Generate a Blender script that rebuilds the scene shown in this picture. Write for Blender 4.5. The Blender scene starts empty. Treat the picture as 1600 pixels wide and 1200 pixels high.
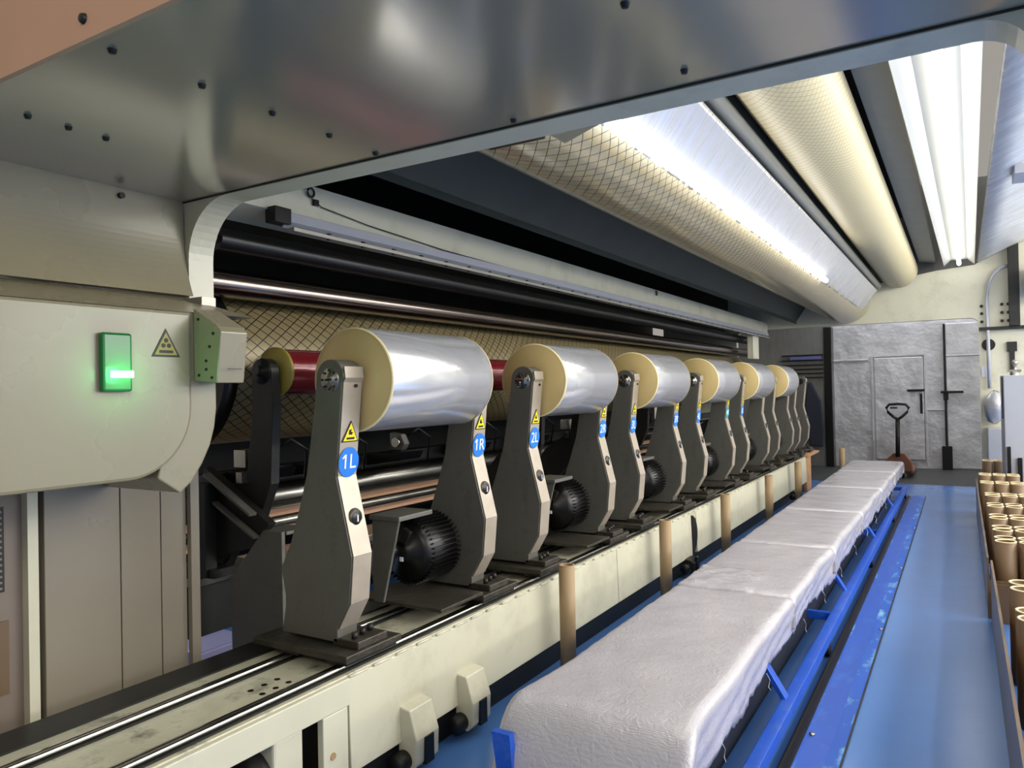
import bpy, bmesh, math, random
from mathutils import Vector, Matrix
random.seed(7)
S = bpy.context.scene
COL = S.collection
PI = math.pi

# ------------------------------------------------------------------ camera
F, W = 1170.0, 1600.0
EYE = 1.55
yaw, pitch, roll = math.atan(703 / F), math.atan(11.5 / F), math.radians(1.17)
fw = Vector((-math.sin(yaw) * math.cos(pitch), math.cos(yaw) * math.cos(pitch), math.sin(pitch)))
r0 = fw.cross(Vector((0, 0, 1))).normalized()
u0 = r0.cross(fw)
rr = r0 * math.cos(roll) - u0 * math.sin(roll)
uu = r0 * math.sin(roll) + u0 * math.cos(roll)
cam_d = bpy.data.cameras.new('camera')
cam_d.sensor_width = 36.0
cam_d.lens = 36.0 * F / W
cam_d.clip_start = 0.05
cam = bpy.data.objects.new('camera', cam_d)
COL.objects.link(cam)
m = Matrix((rr, uu, -fw)).transposed().to_4x4()
m.translation = Vector((0, 0, EYE))
cam.matrix_world = m
S.camera = cam

# ------------------------------------------------------------------ view, world, lights
S.view_settings.view_transform = 'Standard'
S.view_settings.look = 'None'
S.view_settings.exposure = 0.2
S.view_settings.gamma = 1.0
S.view_settings.use_curve_mapping = False
world = bpy.data.worlds.new('hall_air')
S.world = world
world.use_nodes = True
bg = world.node_tree.nodes['Background']
bg.inputs[0].default_value = (0.96, 0.91, 0.82, 1)
bg.inputs[1].default_value = 0.32


def area(name, loc, target, sx, sy, watts, col=(1, 0.97, 0.92)):
    d = bpy.data.lights.new(name, 'AREA')
    d.shape = 'RECTANGLE'; d.size = sx; d.size_y = sy; d.energy = watts; d.color = col
    o = bpy.data.objects.new(name, d); COL.objects.link(o)
    o.location = loc
    o.rotation_euler = (Vector(target) - Vector(loc)).to_track_quat('-Z', 'Y').to_euler()
    return o


# unseen area lights added as hall fill, right of and behind the camera
area('hall_fill', (3.8, 3.0, 3.5), (-2.1, 3.0, 1.5), 6.0, 0.6, 160, (1, 0.95, 0.86))
area('hall_fill', (3.8, 9.5, 3.5), (-2.1, 9.5, 1.4), 7.0, 0.6, 190, (1, 0.96, 0.9))
area('hall_fill', (3.0, 6.0, 4.6), (5.6, 6.0, 2.2), 14.0, 0.6, 800, (1, 0.96, 0.9))  # lights the unseen right wall so the film rolls reflect it
area('hall_fill', (2.4, 6.0, 4.6), (2.4, 6.0, 0.0), 14.0, 0.6, 120, (1, 0.96, 0.9))
area('crossbeam_fill', (5.3, 7.5, 2.35), (-2.7, 7.5, 2.3), 11.0, 0.4, 180, (1, 0.95, 0.86))  # added fill that warms the crossbeam and brightens the rolls
area('daylight_fill', (-4.5, 2.6, 0.70), (-3.3, 2.48, 0.2), 0.3, 0.3, 9, (0.9, 0.92, 1))  # added light standing for daylight on the pale floor patch
area('hall_fill', (1.6, -2.6, 3.9), (-1.6, 2.0, 1.6), 2.0, 1.0, 62, (1, 0.90, 0.78))
area('hall_fill', (-0.9, 14.2, 3.6), (-0.9, 14.6, 0.5), 3.0, 0.5, 45, (0.95, 0.96, 1))
area('hall_fill', (-3.9, 6.0, 4.4), (-3.3, 6.0, 0.5), 0.5, 6.0, 10, (1, 0.93, 0.8))


# ------------------------------------------------------------------ materials
def lin(c):
    return tuple(((x / 255) / 12.92 if x / 255 <= 0.04045 else ((x / 255 + 0.055) / 1.055) ** 2.4) for x in c)


def mat(name, rgb, rough=0.5, metal=0.0, var=0.0, vscale=4.0, bump=0.0, bscale=30.0, stretch=None, dirt=None,
        dscale=3.0, damt=0.5, emit=None, estr=0.0, alpha=1.0, coat=0.0, spec=None, rvar=0.0, bdist=0.02):
    m = bpy.data.materials.new(name); m.use_nodes = True
    nt = m.node_tree; N = nt.nodes; L = nt.links
    b = N['Principled BSDF']
    c = lin(rgb)
    b.inputs['Base Color'].default_value = (*c, 1)
    b.inputs['Roughness'].default_value = rough
    b.inputs['Metallic'].default_value = metal
    if coat: b.inputs['Coat Weight'].default_value = coat; b.inputs['Coat Roughness'].default_value = 0.15
    if spec is not None: b.inputs['Specular IOR Level'].default_value = spec
    if emit: b.inputs['Emission Color'].default_value = (*lin(emit), 1); b.inputs['Emission Strength'].default_value = estr
    if alpha < 1: b.inputs['Alpha'].default_value = alpha
    if var or bump or dirt or rvar:
        tc = N.new('ShaderNodeTexCoord'); mp = N.new('ShaderNodeMapping')
        L.new(tc.outputs['Object'], mp.inputs[0])
        if stretch: mp.inputs['Scale'].default_value = stretch
    out = None
    if var:
        n = N.new('ShaderNodeTexNoise'); n.inputs['Scale'].default_value = vscale; n.inputs['Detail'].default_value = 6
        L.new(mp.outputs[0], n.inputs['Vector'])
        r = N.new('ShaderNodeValToRGB')
        r.color_ramp.elements[0].position = 0.3; r.color_ramp.elements[1].position = 0.7
        r.color_ramp.elements[0].color = (*[x * (1 - var) for x in c], 1)
        r.color_ramp.elements[1].color = (*[min(1, x * (1 + var)) for x in c], 1)
        L.new(n.outputs['Fac'], r.inputs[0]); out = r.outputs[0]
    if dirt:
        n2 = N.new('ShaderNodeTexNoise'); n2.inputs['Scale'].default_value = dscale; n2.inputs['Detail'].default_value = 9
        n2.inputs['Roughness'].default_value = 0.7
        L.new(mp.outputs[0], n2.inputs['Vector'])
        r2 = N.new('ShaderNodeValToRGB'); r2.color_ramp.elements[0].position = 0.52; r2.color_ramp.elements[1].position = 0.68
        r2.color_ramp.elements[1].color = (damt, damt, damt, 1)
        L.new(n2.outputs['Fac'], r2.inputs[0])
        mx = N.new('ShaderNodeMix'); mx.data_type = 'RGBA'
        L.new(r2.outputs[0], mx.inputs['Factor'])
        if out: L.new(out, mx.inputs['A'])
        else: mx.inputs['A'].default_value = (*c, 1)
        mx.inputs['B'].default_value = (*lin(dirt), 1)
        out = mx.outputs['Result']
    if out: L.new(out, b.inputs['Base Color'])
    if rvar:
        n4 = N.new('ShaderNodeTexNoise'); n4.inputs['Scale'].default_value = 2.5; n4.inputs['Detail'].default_value = 4
        L.new(mp.outputs[0], n4.inputs['Vector'])
        mr = N.new('ShaderNodeMapRange'); mr.inputs['To Min'].default_value = max(0.02, rough - rvar); mr.inputs['To Max'].default_value = rough + rvar
        L.new(n4.outputs['Fac'], mr.inputs['Value']); L.new(mr.outputs[0], b.inputs['Roughness'])
    if bump:
        n3 = N.new('ShaderNodeTexNoise'); n3.inputs['Scale'].default_value = bscale; n3.inputs['Detail'].default_value = 5
        L.new(mp.outputs[0], n3.inputs['Vector'])
        bp = N.new('ShaderNodeBump'); bp.inputs['Strength'].default_value = bump; bp.inputs['Distance'].default_value = bdist
        L.new(n3.outputs['Fac'], bp.inputs['Height']); L.new(bp.outputs[0], b.inputs['Normal'])
    return m


def grid_mat(name, rgb, line, sx, sy, width, rough=0.35, metal=0.3):
    """roller cover with crossing diagonal grooves, from the mesh's own uv (metres round, metres along)"""
    m = mat(name, rgb, rough, metal); nt = m.node_tree; N = nt.nodes; L = nt.links; b = N['Principled BSDF']
    uv = N.new('ShaderNodeUVMap'); sp = N.new('ShaderNodeSeparateXYZ'); L.new(uv.outputs[0], sp.inputs[0])

    def mth(op, a, bb=None, cc=None):
        n = N.new('ShaderNodeMath'); n.operation = op
        for i, v in enumerate((a, bb, cc)):
            if v is None: continue
            if isinstance(v, (int, float)): n.inputs[i].default_value = v
            else: L.new(v, n.inputs[i])
        return n.outputs[0]
    u = mth('MULTIPLY', sp.outputs[0], 1 / sx); v = mth('MULTIPLY', sp.outputs[1], 1 / sy)
    a = mth('PINGPONG', mth('ADD', u, v), 0.5); c = mth('PINGPONG', mth('SUBTRACT', u, v), 0.5)
    mn = mth('MINIMUM', a, c)
    f = mth('LESS_THAN', mn, width)
    mx = N.new('ShaderNodeMix'); mx.data_type = 'RGBA'; L.new(f, mx.inputs['Factor'])
    mx.inputs['A'].default_value = (*lin(rgb), 1); mx.inputs['B'].default_value = (*lin(line), 1)
    L.new(mx.outputs['Result'], b.inputs['Base Color'])
    return m


def emis(name, rgb, s):
    m = bpy.data.materials.new(name); m.use_nodes = True; N = m.node_tree.nodes
    for n in list(N): N.remove(n)
    e = N.new('ShaderNodeEmission'); o = N.new('ShaderNodeOutputMaterial')
    e.inputs[0].default_value = (*lin(rgb), 1); e.inputs[1].default_value = s
    m.node_tree.links.new(e.outputs[0], o.inputs[0])
    return m


M = dict(
    tray=mat('brown_card', (104, 84, 62), 0.4, var=0.12, vscale=3, coat=0.2),
    chrome3=mat('oily_chrome', (120, 110, 104), 0.2, 1.0),
    baffle=mat('baffle_sheet', (140, 138, 126), 0.5, 0.0, var=0.05),
    trolley_shade=mat('trolley_shade_sheet', (8, 13, 30), 0.6, var=0.2),  # near-black blue for the shadow under the trolley
    cream=mat('cream_paint', (206, 203, 180), 0.35, var=0.05, vscale=2, dirt=(120, 112, 90), dscale=2.2, damt=0.25),
    creamh=mat('housing_paint', (140, 133, 109), 0.28, var=0.04, vscale=1.5, rvar=0.1),
    creamtop=mat('oily_cream_paint', (196, 192, 168), 0.35, var=0.12, vscale=8, dirt=(46, 42, 32), dscale=4, damt=0.95),
    tan=mat('tan_paint', (205, 160, 128), 0.5, var=0.03),
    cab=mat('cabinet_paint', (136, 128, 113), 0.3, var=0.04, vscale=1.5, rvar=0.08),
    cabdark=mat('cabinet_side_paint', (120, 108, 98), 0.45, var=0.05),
    plate=mat('satin_plate', (178, 170, 150), 0.17, 0.4, var=0.04, vscale=0.8, coat=0.3),
    plate2=mat('plate_rim', (165, 162, 150), 0.35, 0.3),
    steel=mat('stand_steel', (106, 105, 97), 0.42, 0.35, var=0.10, vscale=5, dirt=(60, 55, 48), dscale=5, damt=0.45),
    strip=mat('lit_stand_edge', (172, 161, 145), 0.38, 0.3, var=0.08, vscale=9),  # paler than the arm steel: lamplight put into the colour
    base=mat('greasy_base', (70, 66, 58), 0.45, 0.5, var=0.25, vscale=14, bump=0.3),
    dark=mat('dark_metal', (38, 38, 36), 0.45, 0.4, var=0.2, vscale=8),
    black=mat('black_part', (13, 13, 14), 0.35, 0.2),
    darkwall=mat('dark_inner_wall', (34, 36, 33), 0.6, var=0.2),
    olive=mat('olive_panel', (74, 70, 55), 0.5, 0.2, var=0.15, vscale=3, stretch=(1, 0.2, 1)),
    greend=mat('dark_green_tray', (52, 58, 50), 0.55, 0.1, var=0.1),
    chrome=mat('chrome', (205, 200, 195), 0.12, 1.0),
    chrome2=mat('worn_chrome', (170, 168, 160), 0.25, 1.0, var=0.1),
    film=mat('silver_film', (238, 239, 244), 0.19, 0.7, var=0.02, vscale=40, stretch=(0.05, 6, 0.05)),
    amber=mat('amber_film_edge', (204, 180, 122), 0.45, var=0.05, vscale=3, coat=0.2),
    amberrim=mat('pale_film_rim', (240, 225, 175), 0.35),
    core=mat('core_board', (170, 140, 100), 0.6),
    red=mat('dark_red_film', (120, 30, 38), 0.22, 0.2, coat=0.6, bump=0.15, bscale=12),
    yellow=mat('warning_yellow', (236, 214, 30), 0.4),
    yellowd=mat('faded_warning_yellow', (150, 138, 60), 0.5),
    blue=mat('sticker_blue', (30, 118, 215), 0.4),
    teal=mat('sticker_teal', (40, 150, 160), 0.4),
    white=mat('white_mark', (235, 240, 245), 0.4),
    lens=mat('glass_lens', (12, 12, 16), 0.08, 0.0, coat=1),
    floor=mat('blue_epoxy', (80, 124, 188), 0.2, 0.0, var=0.05, vscale=0.9, bump=0.03, bscale=8, rvar=0.1, dirt=(92, 142, 212), dscale=1.5, damt=0.15),
    track=mat('worn_blue_track', (20, 78, 176), 0.4, var=0.08, vscale=6, dirt=(90, 150, 205), dscale=5, damt=0.25, stretch=(1.5, 0.6, 1)),
    worn=mat('worn_track_edge', (24, 84, 180), 0.5, var=0.1, dirt=(126, 184, 210), dscale=9, damt=1.0, stretch=(1.2, 0.45, 1)),
    mat_=mat('dark_floor_mat', (52, 54, 56), 0.55, var=0.2),
    bluem=mat('trolley_blue', (26, 84, 196), 0.32, var=0.08, vscale=5, dirt=(120, 150, 190), dscale=9, damt=0.25),
    rust=mat('rusty_orange', (190, 144, 104), 0.6, var=0.2, vscale=9),
    orange=mat('jack_orange', (122, 76, 56), 0.5, var=0.15),
    tube=mat('paper_tube', (158, 134, 100), 0.6, var=0.06, vscale=4),
    tubed=mat('brown_tube', (112, 88, 62), 0.5, var=0.1, vscale=3),
    ring=mat('tube_rim', (236, 216, 168), 0.6),
    foil=mat('crinkled_foil', (196, 196, 200), 0.42, 0.6, var=0.22, vscale=2.2, bump=0.9, bscale=3.5, rvar=0.1, bdist=0.035),
    foil2=mat('stretched_foil', (205, 206, 208), 0.4, 0.35, var=0.15, vscale=3, bump=0.9, bscale=5, stretch=(0.4, 3.5, 3)),
    greyc=mat('grey_ceiling_sheet', (120, 120, 118), 0.4, 0.5, var=0.1, stretch=(3, 0.3, 1)),
    greypaint=mat('grey_cabinet', (168, 170, 176), 0.45, var=0.03),
    led=emis('lamp_light', (255, 252, 244), 8.0),
    led2=emis('lamp_light_close', (255, 252, 246), 15.0),
    reflector=mat('white_reflector', (190, 190, 182), 0.4),
    green=mat('green_lens', (16, 96, 50), 0.2, alpha=1.0, emit=(10, 200, 60), estr=0.03),
    greenled=emis('green_led', (120, 255, 170), 16.0),
    bright=mat('daylit_far_floor', (170, 170, 215), 0.5),  # pale lavender paints in daylight on the far aisle floor
    copper=mat('cable_copper', (150, 70, 50), 0.4),
    cloth=mat('dark_cloth', (28, 30, 44), 0.9),
    paper=mat('white_paper', (215, 216, 226), 0.7),
)
M['grid'] = grid_mat('grooved_roller', (128, 116, 84), (26, 23, 16), 0.06, 0.085, 0.055, 0.4, 0.25)
M['gridA'] = grid_mat('grooved_roller_bright', (190, 178, 144), (60, 54, 42), 0.07, 0.09, 0.032, 0.22, 0.45)
M['gridB'] = grid_mat('grooved_roller_cream', (196, 184, 146), (150, 138, 104), 0.045, 0.07, 0.05, 0.5, 0.0)


def wrap_mat():
    m = mat('plastic_wrap', (196, 192, 198), 0.2, 0.0, var=0.07, vscale=3, coat=0.5)
    nt = m.node_tree; N = nt.nodes; L = nt.links; b = N['Principled BSDF']
    tc = N.new('ShaderNodeTexCoord')
    wv = N.new('ShaderNodeTexWave'); wv.bands_direction = 'Y'; wv.inputs['Scale'].default_value = 46; wv.inputs['Distortion'].default_value = 6
    wv.inputs['Detail'].default_value = 3
    L.new(tc.outputs['Object'], wv.inputs['Vector'])
    ns = N.new('ShaderNodeTexNoise'); ns.inputs['Scale'].default_value = 30; ns.inputs['Detail'].default_value = 8; ns.inputs['Distortion'].default_value = 1.5
    L.new(tc.outputs['Object'], ns.inputs['Vector'])
    b1 = N.new('ShaderNodeBump'); b1.inputs['Strength'].default_value = 0.18; b1.inputs['Distance'].default_value = 0.004
    L.new(wv.outputs['Fac'], b1.inputs['Height'])
    b2 = N.new('ShaderNodeBump'); b2.inputs['Strength'].default_value = 0.55; b2.inputs['Distance'].default_value = 0.008
    L.new(ns.outputs['Fac'], b2.inputs['Height']); L.new(b1.outputs[0], b2.inputs['Normal'])
    L.new(b2.outputs[0], b.inputs['Normal'])
    return m


M['wrap'] = wrap_mat()


# ------------------------------------------------------------------ mesh helpers
class MB:
    def __init__(s): s.bm = bmesh.new(); s.uv = None

    def box(s, x0, x1, y0, y1, z0, z1):
        v = [s.bm.verts.new(p) for p in ((x0, y0, z0), (x1, y0, z0), (x1, y1, z0), (x0, y1, z0), (x0, y0, z1), (x1, y0, z1), (x1, y1, z1), (x0, y1, z1))]
        for f in ((0, 3, 2, 1), (4, 5, 6, 7), (0, 1, 5, 4), (1, 2, 6, 5), (2, 3, 7, 6), (3, 0, 4, 7)): s.bm.faces.new([v[i] for i in f])
        return s

    def prism(s, pts, a, b, axis='y'):
        """pts = outline in the two other axes; y: (x,z)  x: (y,z)  z: (x,y)"""
        def P(p, t):
            return {'y': (p[0], t, p[1]), 'x': (t, p[0], p[1]), 'z': (p[0], p[1], t)}[axis]
        A = [s.bm.verts.new(P(p, a)) for p in pts]; B = [s.bm.verts.new(P(p, b)) for p in pts]
        n = len(pts)
        s.bm.faces.new(A); s.bm.faces.new(B[::-1])
        for i in range(n): s.bm.faces.new((A[i], B[i], B[(i + 1) % n], A[(i + 1) % n]))
        return s

    def lathe(s, prof, c, axis='y', seg=48, uv=False):
        """prof = list of (radius, position along the axis); closed at ends with radius 0"""
        lay = s.bm.loops.layers.uv.verify() if uv else None
        rings = []
        for r, t in prof:
            ring = []
            for k in range(seg):
                a = 2 * PI * k / seg; ca, sa = r * math.cos(a), r * math.sin(a)
                if axis == 'y': p = (c[0] + ca, t, c[1] + sa)
                elif axis == 'x': p = (t, c[0] + ca, c[1] + sa)
                else: p = (c[0] + ca, c[1] + sa, t)
                ring.append(s.bm.verts.new(p))
            rings.append(ring)
        for i in range(len(prof) - 1):
            for k in range(seg):
                k2 = (k + 1) % seg
                f = s.bm.faces.new((rings[i][k], rings[i][k2], rings[i + 1][k2], rings[i + 1][k]))
                f.smooth = True
                if uv:
                    R = max(prof[i][0], prof[i + 1][0])
                    co = [(k, prof[i][1]), (k + 1, prof[i][1]), (k + 1, prof[i + 1][1]), (k, prof[i + 1][1])]
                    for lp, (kk, t) in zip(f.loops, co): lp[lay].uv = (2 * PI * kk / seg * R, t)
        return s

    def cyl(s, c, r, a, b, axis='y', seg=32, cap=True, uv=False):
        pr = [(r, a), (r, b)]
        n0 = len(s.bm.faces)
        s.lathe(pr, c, axis, seg, uv)
        if cap:
            s.bm.verts.ensure_lookup_table()
            V = s.bm.verts; n = len(V)
            s.bm.faces.new([V[i] for i in range(n - 2 * seg, n - seg)])
            s.bm.faces.new([V[i] for i in range(n - 1, n - seg - 1, -1)])
        return s

    def path(s, pts, r, seg=10):
        """round bar along a polyline"""
        P = [Vector(p) for p in pts]; rings = []
        for i, p in enumerate(P):
            d = (P[min(i + 1, len(P) - 1)] - P[max(i - 1, 0)]).normalized()
            a = d.cross(Vector((0, 0, 1)))
            if a.length < 0.05: a = d.cross(Vector((0, 1, 0)))
            a.normalize(); b = d.cross(a)
            rings.append([s.bm.verts.new(p + a * r * math.cos(2 * PI * k / seg) + b * r * math.sin(2 * PI * k / seg)) for k in range(seg)])
        for i in range(len(P) - 1):
            for k in range(seg):
                f = s.bm.faces.new((rings[i][k], rings[i][(k + 1) % seg], rings[i + 1][(k + 1) % seg], rings[i + 1][k])); f.smooth = True
        s.bm.faces.new(rings[0]); s.bm.faces.new(rings[-1][::-1])
        return s

    def bar(s, p, q, w, h, up=(0, 0, 1)):
        """rectangular bar from p to q"""
        p, q = Vector(p), Vector(q); d = (q - p).normalized(); a = d.cross(Vector(up)).normalized() * w / 2; b = a.cross(d).normalized() * h / 2
        A = [s.bm.verts.new(p + x) for x in (a + b, -a + b, -a - b, a - b)]; B = [s.bm.verts.new(q + x) for x in (a + b, -a + b, -a - b, a - b)]
        s.bm.faces.new(A); s.bm.faces.new(B[::-1])
        for i in range(4): s.bm.faces.new((A[i], B[i], B[(i + 1) % 4], A[(i + 1) % 4]))
        return s

    def quad(s, pts, th=0.0):
        V = [s.bm.verts.new(p) for p in pts]
        f = s.bm.faces.new(V)
        if th:
            f.normal_update(); n = f.normal * th
            B = [s.bm.verts.new(v.co - n) for v in V]
            s.bm.faces.new(B[::-1])
            k = len(V)
            for i in range(k): s.bm.faces.new((V[i], B[i], B[(i + 1) % k], V[(i + 1) % k]))
        return s

    def ringplate(s, inner, outer, a, b, axis='y'):
        """plate between two matched outlines, thickness a..b"""
        def P(p, t): return {'y': (p[0], t, p[1]), 'x': (t, p[0], p[1]), 'z': (p[0], p[1], t)}[axis]
        I0 = [s.bm.verts.new(P(p, a)) for p in inner]; I1 = [s.bm.verts.new(P(p, b)) for p in inner]
        O0 = [s.bm.verts.new(P(p, a)) for p in outer]; O1 = [s.bm.verts.new(P(p, b)) for p in outer]
        for i in range(len(inner) - 1):
            j = i + 1
            for q in ((I0[i], I0[j], O0[j], O0[i]), (I1[j], I1[i], O1[i], O1[j]), (I0[j], I0[i], I1[i], I1[j]), (O0[i], O0[j], O1[j], O1[i])):
                s.bm.faces.new(q)
        for i in (0, -1): s.bm.faces.new((I0[i], O0[i], O1[i], I1[i]))
        return s

    def build(s, name, material, parent=None, bevel=0.0, smooth=False):
        bmesh.ops.recalc_face_normals(s.bm, faces=s.bm.faces)
        off = Vector((0, 0, 0))
        if parent is None:
            vs = [v.co for v in s.bm.verts]
            off = Vector(((min(v.x for v in vs) + max(v.x for v in vs)) / 2, (min(v.y for v in vs) + max(v.y for v in vs)) / 2, min(v.z for v in vs)))
            for v in s.bm.verts: v.co -= off
        me = bpy.data.meshes.new(name)
        if smooth:
            for f in s.bm.faces: f.smooth = True
        s.bm.to_mesh(me); s.bm.free()
        me.materials.append(material)
        o = bpy.data.objects.new(name, me); COL.objects.link(o)
        if parent is None: o.location = off
        else:
            o.parent = parent
            base = ROOT.get(parent.name, Vector((0, 0, 0)))
            if WORLDCO[0]:
                for v in me.vertices: v.co -= base
            ROOT[o.name] = base
        if parent is None: ROOT[o.name] = off
        if bevel:
            md = o.modifiers.new('bevel', 'BEVEL'); md.width = bevel; md.segments = 2; md.limit_method = 'ANGLE'; md.angle_limit = 0.6
        return o


ROOT = {}
WORLDCO = [True]        # part coordinates are given in the place's own frame, stored relative to their thing


def tag(o, label=None, cat=None, group=None, kind=None):
    if label: o['label'] = label
    if cat: o['category'] = cat
    if group: o['group'] = group
    if kind: o['kind'] = kind
    return o


def thing(name, loc, label, cat, group=None):
    o = bpy.data.objects.new(name, None); COL.objects.link(o); o.location = loc; o.empty_display_size = 0.1
    ROOT[o.name] = Vector(loc)
    return tag(o, label, cat, group)


KIDS = {}


def copy_tree(o, parent=None):
    c = o.copy(); COL.objects.link(c)
    for k in ('label', 'group'):
        if parent is None and k in c: del c[k]
    if parent is not None: c.parent = parent
    ROOT[c.name] = ROOT.get(o.name, Vector((0, 0, 0)))
    for ch in list(o.children): copy_tree(ch, c)
    return c


def text_mesh(txt, size, X, Y, Z, at, material, name, parent, extrude=0.0006):
    cu = bpy.data.curves.new(name, 'FONT'); cu.body = txt; cu.size = size; cu.align_x = 'CENTER'; cu.align_y = 'CENTER'; cu.extrude = extrude
    tmp = bpy.data.objects.new(name, cu); COL.objects.link(tmp)
    bpy.context.view_layer.update()
    me = bpy.data.meshes.new_from_object(tmp.evaluated_get(bpy.context.evaluated_depsgraph_get()))
    bpy.data.objects.remove(tmp)
    if txt[0] == '1':
        x0 = min(v.co.x for v in me.vertices); y1 = max(v.co.y for v in me.vertices)
        b = bmesh.new(); b.from_mesh(me); k = size
        V = [b.verts.new(p) for p in ((x0, y1, extrude), (x0 - 0.16 * k, y1 - 0.13 * k, extrude), (x0 - 0.16 * k, y1 - 0.22 * k, extrude), (x0, y1 - 0.13 * k, extrude))]
        b.faces.new(V); b.to_mesh(me); b.free()
    R = Matrix((X, Y, Z)).transposed()
    base = ROOT.get(parent.name, Vector((0, 0, 0))) if parent else Vector((0, 0, 0))
    for v in me.vertices: v.co = R @ v.co + Vector(at) - base
    me.materials.clear(); me.materials.append(material)
    o = bpy.data.objects.new(name, me); COL.objects.link(o)
    if parent: o.parent = parent; ROOT[o.name] = base
    return o


VX, VY, VZ = Vector((1, 0, 0)), Vector((0, 1, 0)), Vector((0, 0, 1))


def arc(cx, cz, r, a0, a1, n=10):
    return [(cx + r * math.cos(math.radians(a0 + (a1 - a0) * i / n)), cz + r * math.sin(math.radians(a0 + (a1 - a0) * i / n))) for i in range(n + 1)]


# ------------------------------------------------------------------ setting
tag(MB().box(-8, 6, -4, 13.0, -0.1, 0).build('floor', M['floor']), kind='structure')
tag(MB().box(-8, 6, 13.0, 17, -0.1, 0.0).build('floor', M['mat_']), kind='structure')
# foil clad back wall with its doors
tag(MB().box(-2.1, 0.9, 15.5, 15.65, 0, 2.9).build('wall_back', M['foil']), kind='structure')
tag(MB().box(-4.6, -2.18, 15.3, 15.45, 0, 2.9).build('wall_left', M['greyc']), kind='structure')
tag(MB().box(-2.24, -2.1, 15.25, 15.5, 0, 2.65).build('trim_1', M['black'], bevel=0.01), kind='structure')
d1 = tag(MB().box(-1.40, -0.60, 15.46, 15.5, 0.15, 2.03).build('door_1', M['foil'], bevel=0.01), kind='structure')
MB().box(-0.86, -0.58, 15.40, 15.46, 1.40, 1.44).box(-0.66, -0.62, 15.42, 15.46, 1.0, 1.36).build('door_handle', M['black'], d1, 0.005)
MB().ringplate([(-1.42, 0.05), (-1.42, 2.05), (-0.58, 2.05), (-0.58, 0.05)], [(-1.45, 0.05), (-1.45, 2.08), (-0.55, 2.08), (-0.55, 0.05)], 15.45, 15.5).build('door_frame', M['foil'], d1)
d2 = tag(MB().box(-0.24, 0.85, 15.45, 15.5, 0.02, 2.60).build('door_2', M['foil'], bevel=0.01), kind='structure')
MB().box(-0.33, 0.02, 15.36, 15.42, 1.36, 1.40).box(-0.29, -0.21, 15.38, 15.45, 1.24, 1.36).build('door_handle', M['black'], d2, 0.005)
MB().box(-0.275, -0.245, 15.44, 15.49, 0.3, 2.6).build('door_gap', M['black'], d2)
MB().box(-0.33, -0.17, 15.36, 15.45, 0.0, 0.42).build('door_stop', M['black'], d2, 0.01)
tag(MB().box(-2.1, -1.5, 15.46, 15.5, 1.99, 2.02).box(-0.58, -0.27, 15.46, 15.5, 1.05, 1.07).box(-0.24, 0.8, 15.43, 15.45, 2.02, 2.035).build('trim_2', M['foil'], bevel=0.004), kind='structure')
# hall enclosure around the machine
tag(MB().box(5.7, 5.8, -4, 17, 0, 5.2).build('wall_right_bounce', M['white']), kind='structure')  # unseen white wall added to brighten the film roll reflections
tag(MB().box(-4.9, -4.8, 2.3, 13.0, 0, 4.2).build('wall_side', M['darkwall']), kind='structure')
tag(MB().box(-4.9, -0.46, 2.12, 13.0, 4.1, 4.2).build('ceiling', M['greyc']), kind='structure')
tag(MB().prism([(-0.52, 3.40), (-0.30, 3.36), (-0.29, 3.40), (-0.42, 4.15), (-0.44, 4.15), (-0.46, 3.43), (-0.52, 3.43)], 2.12, 13.0).build('ceiling', M['baffle']), kind='structure')
tag(MB().prism([(-1.14, 3.10), (-1.11, 3.60), (-1.13, 3.60), (-1.16, 3.10)], 2.12, 13.0).build('ceiling', M['baffle']), kind='structure')
# window-lit floor of the neighbouring aisle, seen low through the machine
# ------------------------------------------------------------------ far machine frame
ff = thing('machine_side_frame', (-1.3, 13.06, 0), 'cream steel end frame at the far end of the machine, around the foil covered doors', 'machine frame')
inner = [(-3.3, 0), (-3.3, 2.3)] + arc(-3.15, 2.35, 0.15, 180, 90, 6) + [(-1.2, 2.5)] + arc(0.12, 2.39, 0.11, 90, 0, 8) + [(0.23, 0)]
outer = [(-4.6, 0), (-4.6, 2.4)] + [(-4.6, 3.1)] * 3 + [(-3.3, 3.1)] * 2 + [(-3.15, 3.1)] * 2 + [(-1.2, 3.1)] + [(-0.3, 3.24)] * 2 + [(0.2, 3.28)] * 3 + [(0.9, 3.85)] + [(1.9, 3.85)] * 3 + [(1.9, 0)]
outer = outer[:len(inner)]; outer[-1] = (1.9, 0)
MB().ringplate(inner, outer, 13.0, 13.12).build('frame_plate', M['cream'], ff)
MB().box(-4.6, 1.9, 13.14, 13.2, 3.0, 4.6).build('upper_plate', M['greyc'], ff)
for (x, z) in ((0.27, 2.66), (0.27, 2.55), (0.27, 2.43), (0.52, 2.67), (0.52, 2.55), (0.52, 2.43), (0.60, 2.67), (0.60, 2.55), (0.60, 2.43)):
    MB().cyl((x, z), 0.022, 12.985, 13.0, seg=14).build('bolt', M['dark'], ff)
MB().cyl((0.345, 2.09), 0.085, 12.985, 13.0, seg=24).build('cable_hole', M['black'], ff)
MB().box(0.57, 0.69, 12.96, 13.0, 1.98, 2.12).box(0.60, 0.66, 12.96, 13.0, 1.7, 1.98).build('dark_bracket', M['dark'], ff)
MB().box(0.25, 0.33, 12.985, 13.0, 1.62, 1.78).build('paper_note', M['paper'], ff)
MB().box(0.23, 1.2, 12.9, 13.0, 2.30, 2.345).build('cross_rail', M['dark'], ff)
tag(MB().box(0.60, 0.73, 12.82, 12.95, 2.345, 3.62).build('steel_column', M['dark'], bevel=0.005), 'dark vertical steel post above the cross rail at the upper right', 'post')
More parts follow.
